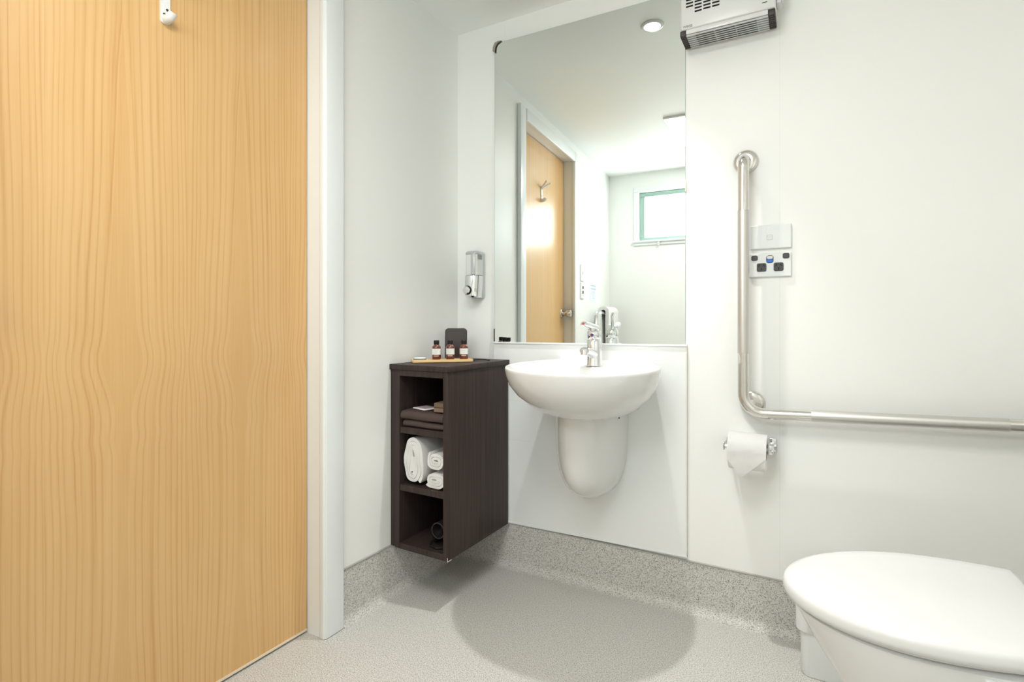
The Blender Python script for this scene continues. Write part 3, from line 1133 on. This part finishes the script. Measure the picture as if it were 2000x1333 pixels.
lathe(bm, [(0.0185, 0), (0.0185, 0.002), (0.0165, 0.0025)], 28, axis((0.068, -0.0705, 1.097), (0, -1, 0)))
obj('button_ring', bm, BLACK, sd, True)
bm = BM()
lathe(bm, [(0.0158, 0), (0.0158, 0.007), (0.013, 0.010), (0.001, 0.011)], 28, axis((0.0665, -0.0705, 1.097), (0, -1, 0)))
obj('push_button', bm, CHROME, sd, True)

# ------------------------------------------------------------------ fan heater
ht = thing('fan_heater', 'white wall fan heater with dark end caps high beside the mirror', 'heater', (1.04, 0, 1.88))
HX0, HX1, HYF, HZ0, HZ1 = 0.902, 1.176, -0.100, 1.881, 2.135
obj('body', rbx(BM(), HX0, HX1, HYF, -0.001, HZ0 + 0.0203, HZ1, 0.006, 3), PLASTW, ht, True)
bm = BM()
rbx(bm, HX0 + 0.017, HX1 - 0.020, HYF - 0.0012, -0.012, HZ0 + 0.0045, HZ0 + 0.0195, 0.003, 2)
obj('lower_rail', bm, PLASTW, ht, True)
for x0, x1 in ((HX0 - 0.001, HX0 + 0.0168), (HX1 - 0.0198, HX1 - 0.001)):
    cp = obj('end_cap', rbx(BM(), x0, x1, HYF - 0.002, -0.010, HZ0, HZ0 + 0.0185, 0.003, 2), CAPG, ht, True)
    for k in range(7):
        y = HYF + 0.004 + k * 0.0118
        obj('cap_rib', rbx(BM(), x0 + 0.001, x1 - 0.001, y, y + 0.005, HZ0 - 0.0015, HZ0 + 0.0008, 0.0006, 1), CAPG, cp, True)
bm = BM()
bx(bm, 0.945, 1.125, HYF + 0.006, -0.018, HZ0 + 0.0030, HZ0 + 0.0044)
obj('outlet_shade', bm, VOID, ht, True)  # black sheet for the shade between the louvres
for x0, x1 in ((HX0 + 0.0172, 0.945), (1.125, HX1 - 0.0202)):
    obj('outlet_end_plate', bx(BM(), x0, x1, HYF + 0.004, -0.013, HZ0 + 0.0022, HZ0 + 0.0044), SILVER, ht, True)
for k in range(7):
    y = HYF + 0.0015 + k * 0.0132
    obj('louvre', rbx(BM(), HX0 + 0.0172, HX1 - 0.0202, y, y + 0.0056, HZ0 - 0.0010, HZ0 + 0.0028, 0.0008, 1), SILVER, ht, True)
for x in (0.945, 1.003, 1.064, 1.125):
    obj('louvre_bar', bx(BM(), x - 0.0015, x + 0.0015, HYF + 0.003, -0.012, HZ0 + 0.001, HZ0 + 0.0026), SILVER, ht, True)
# round field of air slots in the front, their shade put in as black blocks
zc = 2.035
for c in range(4):
    x0 = 0.9195 + 0.0262 * c
    nrow = (6, 8, 8, 8)[c]
    for r_ in range(-nrow, nrow + 1):
        z = zc + r_ * 0.0103 + (0.0015 if c > 1 else 0)
        if z > HZ1 - 0.015:
            continue
        bm = BM()
        bx(bm, x0, x0 + 0.0215, HYF - 0.0003, HYF + 0.003, z - 0.0026, z + 0.0026)
        obj('air_slot_shade', bm, VOID, ht, True)
MT_ = Matrix.Translation((0.9245, HYF - 0.0002, 1.9105)) @ Matrix.Rotation(PI / 2, 4, 'X')
obj('logo', text_bm('WEISS', 0.0108, MT_), LOGO, ht, True)
obj('switch_slot', bx(BM(), 1.1395, 1.153, HYF - 0.0004, HYF + 0.002, 1.9225, 1.9250), DARK, ht, True)
bm = BM()
rbx(bm, HX1 + 0.0004, HX1 + 0.014, -0.078, -0.030, 1.925, 2.02, 0.004, 2)
hb = obj('side_housing', bm, PLASTW, ht, True)
obj('side_switch', rbx(BM(), HX1 + 0.014, HX1 + 0.019, -0.066, -0.042, 1.935, 1.99, 0.002, 2), PLASTG, hb, True)

# ------------------------------------------------------------------ grab rail
gr = thing('grab_rail', 'L-shaped stainless steel grab rail on the wall above the toilet', 'rail', (1.084, 0, 0.70))
GX, GY, GR = 1.084, -0.060, 0.0166
gz = lambda x: 0.690 + (x - 1.139) * 0.0305
c0 = (GX, GY, gz(GX))
top = (GX, GY, 1.482)
path = [(1.086, -0.004, 1.482)] + bend((1.086, 0, 1.482), top, c0, 0.032) + [(GX, GY, 1.316)]
bm = BM()
tube(bm, path, GR, 24)
obj('tube', bm, STEEL, gr, True)
bm = BM()
tube(bm, [(GX, GY, 1.316), (GX, GY, 0.873)], GR + 0.0004, 24)
obj('grip_sleeve', bm, BRUSH, gr, True)
bm = BM()
tube(bm, [(GX, GY, 0.873)] + bend((GX, GY, 0.9), c0, (1.3, GY, gz(1.3)), 0.058, 14) + [(1.268, GY, gz(1.268))], GR, 24)
obj('tube', bm, STEEL, gr, True)
bm = BM()
tube(bm, [(1.268, GY, gz(1.268)), (1.706, GY, gz(1.706))], GR + 0.0004, 24)
obj('grip_sleeve', bm, BRUSH, gr, True)
bm = BM()
e0 = (1.83, GY, gz(1.83))
tube(bm, [(1.706, GY, gz(1.706))] + bend((1.7, GY, gz(1.7)), e0, (1.83, 0, gz(1.83)), 0.032) + [(1.83, -0.003, gz(1.83))], GR, 24)
obj('tube', bm, STEEL, gr, True)
bm = BM()
tube(bm, [(1.103, -0.003, 0.712), (1.103, GY + 0.008, 0.709)], 0.0125, 20)
obj('standoff', bm, STEEL, gr, True)
for x, z in ((1.086, 1.482), (1.105, 0.713), (1.83, gz(1.83))):
    bm = BM()
    lathe(bm, [(0.0375, 0.0), (0.0375, 0.003), (0.035, 0.0085), (0.029, 0.012), (0.020, 0.0128)], 36, axis((x, -0.0005, z), (0, -1, 0)))
    obj('wall_flange', bm, STEEL, gr, True)

# ------------------------------------------------------------------ switches
ls = thing('light_switch', 'plain white switch plate with one small rocker above the socket', 'switch', (1.156, 0, 1.237))
obj('plate', plate(BM(), 1.157, -0.0005, 1.2365, 0.117, 0.075, 0.0095, 0.003, 0.0022), PLASTG, ls, True)
bm = BM()
plate(bm, 1.1555, -0.0098, 1.2345, 0.0175, 0.0165, 0.0022, 0.003, 0.001)
obj('rocker', bm, PLASTW, ls, True)
po = thing('power_outlet', 'white double power outlet with black sockets and blue switch', 'outlet', (1.156, 0, 1.147))
obj('plate', plate(BM(), 1.156, -0.0005, 1.1485, 0.119, 0.075, 0.0085, 0.003, 0.0022), PLASTG, po, True)
for x, z in ((1.112, 1.1715), (1.2005, 1.1745)):
    obj('rocker', plate(BM(), x, -0.0085, z, 0.0185, 0.0165, 0.003, 0.005, 0.001), DARK, po, True)
ms = obj('blue_switch', plate(BM(), 1.1555, -0.0085, 1.166, 0.0205, 0.024, 0.0022, 0.007, 0.001), DARK, po, True)
ms['label'] = 'blue and white centre switch'
obj('switch_top', plate(BM(), 1.1555, -0.0103, 1.1715, 0.0165, 0.0095, 0.0012, 0.0035, 0.0005), PLASTW, ms, True)
obj('switch_bottom', plate(BM(), 1.1555, -0.0103, 1.1610, 0.0168, 0.0105, 0.0012, 0.0045, 0.0005), BLUE, ms, True)
for x in (1.132, 1.180):
    sk = obj('socket', plate(BM(), x, -0.0085, 1.1412, 0.0275, 0.0265, 0.0025, 0.005, 0.001), DARK, po, True)
    for dx, dz, a in ((-0.0068, 0.0058, 0.5), (0.0068, 0.0058, -0.5), (0, -0.0060, 0)):
        bm = bx(BM(), -0.0013, 0.0013, -0.0002, 0.0004, -0.0036, 0.0036)
        bm.transform(Matrix.Translation((x + dx, -0.0111, 1.1412 + dz)) @ Matrix.Rotation(a, 4, 'Y'))
        obj('pin_slot', bm, VOID, sk, True)

# ------------------------------------------------------------------ toilet roll
RX0, RX1, RY, RZ, RR = 1.045, 1.150, -0.072, 0.5705, 0.054
th = thing('roll_holder', 'chrome toilet roll holder on the wall below the grab rail', 'holder', (1.097, 0, RZ))
obj('arm', rbx(BM(), 1.0285, 1.0325, -0.092, -0.001, RZ + 0.003, RZ + 0.026, 0.001), CHROME, th, True)
obj('arm', rbx(BM(), 1.153, 1.169, -0.082, -0.001, RZ + 0.000, RZ + 0.027, 0.0015), CHROME, th, True)
obj('wall_plate', rbx(BM(), 1.1535, 1.174, -0.008, -0.0005, RZ - 0.006, RZ + 0.036, 0.0015), CHROME, th, True)
bm = BM()
tube(bm, [(1.0325, RY, RZ + 0.0115), (1.153, RY, RZ + 0.0115)], 0.007, 16)
obj('spindle', bm, CHROME, th, True)
trl = thing('toilet_roll', 'white toilet roll with its loose end folded to a point', 'toilet roll', (1.097, RY, RZ))
bm = BM()
n = 48
rings = []
for r_, x in ((0.021, RX0), (RR - 0.002, RX0), (RR, RX0 + 0.002), (RR, RX1 - 0.002), (RR - 0.002, RX1), (0.021, RX1), (0.021, RX0)):
    rings.append([(x, RY + r_ * math.cos(2 * PI * i / n), RZ + r_ * math.sin(2 * PI * i / n)) for i in range(n)])
loft(bm, rings, False, False)
bmesh.ops.remove_doubles(bm, verts=bm.verts[:], dist=1e-5)
obj('paper_roll', bm, PAPER, trl, True)
bm = BM()
rings = []
for r_, x in ((0.0195, RX0 + 0.001), (0.0208, RX0 + 0.001), (0.0208, RX1 - 0.001), (0.0195, RX1 - 0.001), (0.0195, RX0 + 0.001)):
    rings.append([(x, RY + r_ * math.cos(2 * PI * i / 32), RZ + r_ * math.sin(2 * PI * i / 32)) for i in range(32)])
loft(bm, rings, False, False)
bmesh.ops.remove_doubles(bm, verts=bm.verts[:], dist=1e-5)
obj('card_core', bm, CARD, trl, True)
bm = BM()
cols = 8
g = []
sr = RR + 0.003
for k in range(13):
    a = math.radians(70 + 110 * k / 12)
    g.append([(RX0 - 0.001 + (RX1 - RX0 + 0.003) * c / cols, RY + sr * math.cos(a), RZ + sr * math.sin(a) + 0.004 * (1 - k / 12) * (1 - c / cols)) for c in range(cols + 1)])
yf = RY - sr - 0.001
z1 = RZ - 0.012
tipx, tipz = RX0 + 0.040, RZ - 0.066
row0 = [(RX0 - 0.001 + (RX1 - RX0 + 0.003) * c / cols, yf, z1 + 0.010 * c / cols) for c in range(cols + 1)]
g.append(row0)
for k in range(1, 6):
    f = k / 5 * 0.985
    g.append([(x + (tipx - x) * f, yf - 0.003 * math.sin(f * 3), z + (tipz - z) * f) for x, _, z in row0])
R_ = [[bm.verts.new(p) for p in r_] for r_ in g]
for a_, b_ in zip(R_[:-1], R_[1:]):
    for i in range(cols):
        bm.faces.new((a_[i], a_[i + 1], b_[i + 1], b_[i]))
bmesh.ops.solidify(bm, geom=bm.faces[:], thickness=0.0008)
obj('folded_end', bm, PAPER, trl, True, ang=50)

# ------------------------------------------------------------------ toilet
TY = -0.6065


def egg(tipx, xm, xb, hw, hwb, z0, zs, nn=1.95, yc=TY, rot=0.024, k=28):
    P = []
    for i in range(k + 1):
        t = -PI / 2 + PI * i / k
        c_, s_ = math.cos(t), math.sin(t)
        P.append((xm - (xm - tipx) * abs(c_) ** (2 / nn), hw * math.copysign(abs(s_) ** (2 / nn), s_)))
    for i in range(1, 9):
        s_ = i / 8
        P.append((xm + (xb - xm) * s_, hw - (hw - hwb) * s_ ** 2))
    for i in range(1, 7):
        P.append((xb, hwb - 2 * hwb * i / 7))
    for i in range(8, 0, -1):
        s_ = i / 8
        P.append((xm + (xb - xm) * s_, -(hw - (hw - hwb) * s_ ** 2)))
    co, si = math.cos(rot), math.sin(rot)
    return [(1.4 + co * (x - 1.4) - si * y, yc + si * (x - 1.4) + co * y, z0 + zs * (x - 1.2)) for x, y in P]


wc = thing('toilet', 'white toilet with closed lid in the foreground, right of the bin', 'toilet', (1.5, TY, 0))
ZS = 0.0653
bm = BM()
L = dict(xm=1.4548, xb=1.6207, hw=0.1915, hwb=0.1641)


def eg(ins, z, nn=1.95):
    return egg(1.2115 + ins, L['xm'], L['xb'] - ins * 0.6, L['hw'] - ins, L['hwb'] - ins, z, ZS, nn)


loft(bm, [eg(0.006, 0.4190), eg(0.0012, 0.4215), eg(-0.001, 0.430), eg(0.0, 0.438), eg(0.0015, 0.4435), eg(0.006, 0.4475), eg(0.016, 0.4502), eg(0.04, 0.4525), eg(0.09, 0.4545)])
obj('lid', bm, PLASTW, wc, True, ang=60)
bm = BM()
loft(bm, [eg(0.020, 0.4095), eg(0.016, 0.411), eg(0.016, 0.4175), eg(0.018, 0.4188)])
obj('seat', bm, PLASTW, wc, True, ang=60)
for dy in (-0.155, 0.05):
    bm = BM()
    rbx(bm, 1.495, 1.555, TY - 0.183 if dy < 0 else TY + 0.14, TY - 0.150 if dy < 0 else TY + 0.165, 0.408, 0.4185, 0.004)
    obj('seat_buffer', bm, PLASTG, wc, True)
bm = BM()


def pan_ring(tip, hw, z, xb, hwb=None, nn=2.0):
    return egg(tip, 1.45, xb, hw, hwb or hw * 0.86, z, 0.0, nn)


rings = []
for tip, hw, z, xb, zs in ((1.40, 0.115, 0.001, 1.74, 0), (1.395, 0.117, 0.012, 1.74, 0), (1.392, 0.108, 0.06, 1.74, 0), (1.385, 0.104, 0.14, 1.74, 0), (1.355, 0.118, 0.21, 1.74, 0),
                           (1.312, 0.138, 0.27, 1.74, 0), (1.270, 0.158, 0.335, 1.74, 0), (1.242, 0.171, 0.385, 1.74, 0), (1.230, 0.177, 0.405, 1.74, 0.02), (1.228, 0.178, 0.4105, 1.74, 0.04), (1.235, 0.170, 0.4115, 1.73, 0.05)):
    rings.append(egg(tip, 1.45, xb, hw, hw * 0.80, z, zs * 1.0, 2.0))
loft(bm, rings)
obj('pan', bm, CERAM, wc, True, ang=60)
for dy in (-0.075, 0.085):
    bm = BM()
    tube(bm, [(1.628, TY + dy - 0.02, 0.447), (1.628, TY + dy + 0.02, 0.447)], 0.011, 18)
    rbx(bm, 1.616, 1.65, TY + dy - 0.016, TY + dy + 0.016, 0.42, 0.442, 0.004)
    obj('hinge', bm, PLASTW, wc, True)
bm = BM()
rbx(bm, 1.665, 1.745, TY - 0.15, TY + 0.175, 0.400, 0.452, 0.012, 3)
obj('rear_deck', bm, CERAM, wc, True)
bm = BM()
rbx(bm, 1.765, 1.943, TY - 0.20, TY + 0.20, 0.44, 0.80, 0.02, 4)
cs = obj('cistern', bm, CERAM, wc, True)
bm = BM()
rbx(bm, 1.76, 1.945, TY - 0.205, TY + 0.205, 0.801, 0.83, 0.01, 3)
obj('cistern_lid', bm, CERAM, cs, True)
bm = BM()
lathe(bm, [(0.03, 0), (0.03, 0.004), (0.026, 0.008), (0.001, 0.009)], 28, Matrix.Translation((1.85, TY, 0.8302)))
obj('flush_button', bm, CHROME, cs, True)
bm = BM()
rbx(bm, 1.742, 1.90, TY - 0.09, TY + 0.09, 0.36, 0.438, 0.012, 3)
obj('pan_neck', bm, CERAM, wc, True)

# bin between toilet and wall
bn = thing('waste_bin', 'small white plastic bin on the floor between toilet and wall', 'bin', (1.325, -0.13, 0.0))
bm = BM()


def rr_ring(cx, cy, w, d, r_, z):
    return [(cx + a, cy + b, z) for a, b in rrect(w, d, r_, 6)]


loft(bm, [rr_ring(1.325, -0.128, 0.160, 0.126, 0.022, 0.0005), rr_ring(1.325, -0.128, 0.166, 0.130, 0.024, 0.006), rr_ring(1.325, -0.128, 0.170, 0.132, 0.026, 0.120)])
obj('bin_body', bm, PLASTG, bn, True)
bm = BM()
loft(bm, [rr_ring(1.325, -0.128, 0.184, 0.140, 0.030, 0.1203), rr_ring(1.325, -0.128, 0.192, 0.146, 0.032, 0.124), rr_ring(1.325, -0.128, 0.195, 0.150, 0.034, 0.225), rr_ring(1.325, -0.128, 0.180, 0.14, 0.04, 0.262), rr_ring(1.325, -0.128, 0.12, 0.09, 0.03, 0.272)])
obj('bin_lid', bm, PLASTW, bn, True)

# ------------------------------------------------------------------ ceiling fittings
def downlight(pos, label):
    d = thing('downlight', label, 'ceiling light', pos, 0, 'recessed downlights')
    bm = BM()
    lathe(bm, [(0.030, -0.0005), (0.046, -0.0005), (0.046, -0.003), (0.041, -0.0065), (0.033, -0.0065), (0.030, -0.003)], 36, cap=False)
    obj('trim_ring', bm, PLASTW, d)
    bm = BM()
    lathe(bm, [(0.0305, -0.0010), (0.0305, -0.0045), (0.024, -0.0060), (0.001, -0.0065)], 32)
    obj('lens', bm, LENS, d)
    return d


downlight(DOWN, 'round lit downlight in the ceiling above the basin')
downlight(DOWN2, 'round downlight in the ceiling near the square fill panel')
pl = thing('fill_panel', 'square ceiling fitting with an added fill glow, towards the window', 'ceiling light', PANEL)
bm = BM()
hw_, hd_ = 0.325, 0.295
for a, b, c, d in ((-hw_, hw_, hd_ - 0.016, hd_), (-hw_, hw_, -hd_, -hd_ + 0.016), (-hw_, -hw_ + 0.016, -hd_ + 0.016, hd_ - 0.016), (hw_ - 0.016, hw_, -hd_ + 0.016, hd_ - 0.016)):
    rbx(bm, a, b, c, d, -0.012, -0.0005, 0.002, 1)
obj('panel_frame', bm, PLASTG, pl)
obj('fill_face', bx(BM(), -hw_ + 0.016, hw_ - 0.016, -hd_ + 0.016, hd_ - 0.016, -0.008, -0.003), DIFF, pl)  # glowing face added as fill

# ------------------------------------------------------------------ things seen only in the mirror, on the left wall beyond the door
for k, (z, lab) in enumerate(((1.315, 'white switch plate on the wall beyond the door, upper of two'), (1.190, 'white switch plate with two dark rockers beyond the door, lower of two'))):
    s_ = thing('door_side_switch', lab, 'switch', (0, 0, 0), -SKEW)
    bm = plate(BM(), 0, 0, 0, 0.075, 0.116, 0.009, 0.003, 0.002)
    bm.transform(Matrix.Translation((OFF + 0.0005, -1.728, z)) @ Matrix.Rotation(PI / 2, 4, 'Z'))
    obj('plate', bm, PLASTG, s_)
    for dz in ((0.0,) if k == 0 else (0.022, -0.012)):
        bm = plate(BM(), 0, 0, 0, 0.017, 0.020, 0.004, 0.003, 0.001)
        bm.transform(Matrix.Translation((OFF + 0.0092, -1.728, z + dz)) @ Matrix.Rotation(PI / 2, 4, 'Z'))
        obj('rocker', bm, PLASTW if k == 0 else DARK, s_)
nt = thing('wall_notice', 'small pale blue printed notice on the wall beyond the door', 'notice', (0, 0, 0), -SKEW)
obj('sheet', bx(BM(), OFF + 0.0003, OFF + 0.0013, -2.09, -1.93, 1.125, 1.258), NOTE, nt)
for z, a, b, t in ((1.236, 1.945, 2.07, 0.009), (1.212, 1.95, 2.075, 0.009), (1.192, 1.96, 2.06, 0.005), (1.178, 1.96, 2.045, 0.004), (1.162, 1.98, 2.03, 0.004), (1.145, 1.98, 2.045, 0.004)):
    obj('print_line', bx(BM(), OFF + 0.0012, OFF + 0.0016, -b, -a, z, z + t), NOTEINK, nt)

# towel rail and towel
tr = thing('towel_rail', 'chrome bent rail on the left wall by the rear corner', 'rail', (0, 0, 0), -SKEW)
ro, rz = OFF + 0.075, 1.035
bm = BM()
tube(bm, [(OFF, -1.93, 0.78)] + bend((OFF, -1.93, 0.78), (ro, -1.93, 0.78), (ro, -1.93, rz), 0.025, 6) + bend((ro, -1.93, 0.78), (ro, -1.93, rz), (ro, -2.37, rz), 0.025, 6) + bend((ro, -1.93, rz), (ro, -2.36, rz), (OFF, -2.36, rz), 0.025, 6) + [(OFF, -2.36, rz)], 0.0125, 16)
obj('rail_tube', bm, CHROME, tr)
for y, z in ((-1.93, 0.78), (-2.36, rz)):
    bm = BM()
    lathe(bm, [(0.03, 0), (0.03, 0.004), (0.024, 0.009), (0.014, 0.010)], 28, axis((OFF + 0.0005, y, z), (1, 0, 0)))
    obj('wall_flange', bm, CHROME, tr)
bm = BM()
ln = [(ro + 0.032, 0.72), (ro + 0.030, 0.82), (ro + 0.028, 0.95)]
for i in range(9):
    a = PI * i / 8
    ln.append((ro + 0.030 * math.cos(a), rz + 0.012 + 0.026 * math.sin(a)))
ln += [(ro - 0.024, 0.95), (ro - 0.022, 0.82), (ro - 0.022, 0.72)]
ribbon(bm, ln, 0.026, lambda a, b, d: (a, -d, b), 2.02, 2.30)
bmesh.ops.subdivide_edges(bm, edges=[e for e in bm.edges if abs(e.verts[0].co.y - e.verts[1].co.y) > 0.1], cuts=10)
for v in bm.verts:
    if v.co.z < 1.02:
        v.co.x += 0.006 * math.sin(v.co.y * 95) * (1.02 - v.co.z) * 4 * (1 if v.co.x > ro else 0.2)
ht_ = tag(obj('hanging_towel', bm, TOWELW, ang=80), 'white towel hanging over the rail near the rear corner', 'towel')
ht_.rotation_euler = (0, 0, -SKEW)
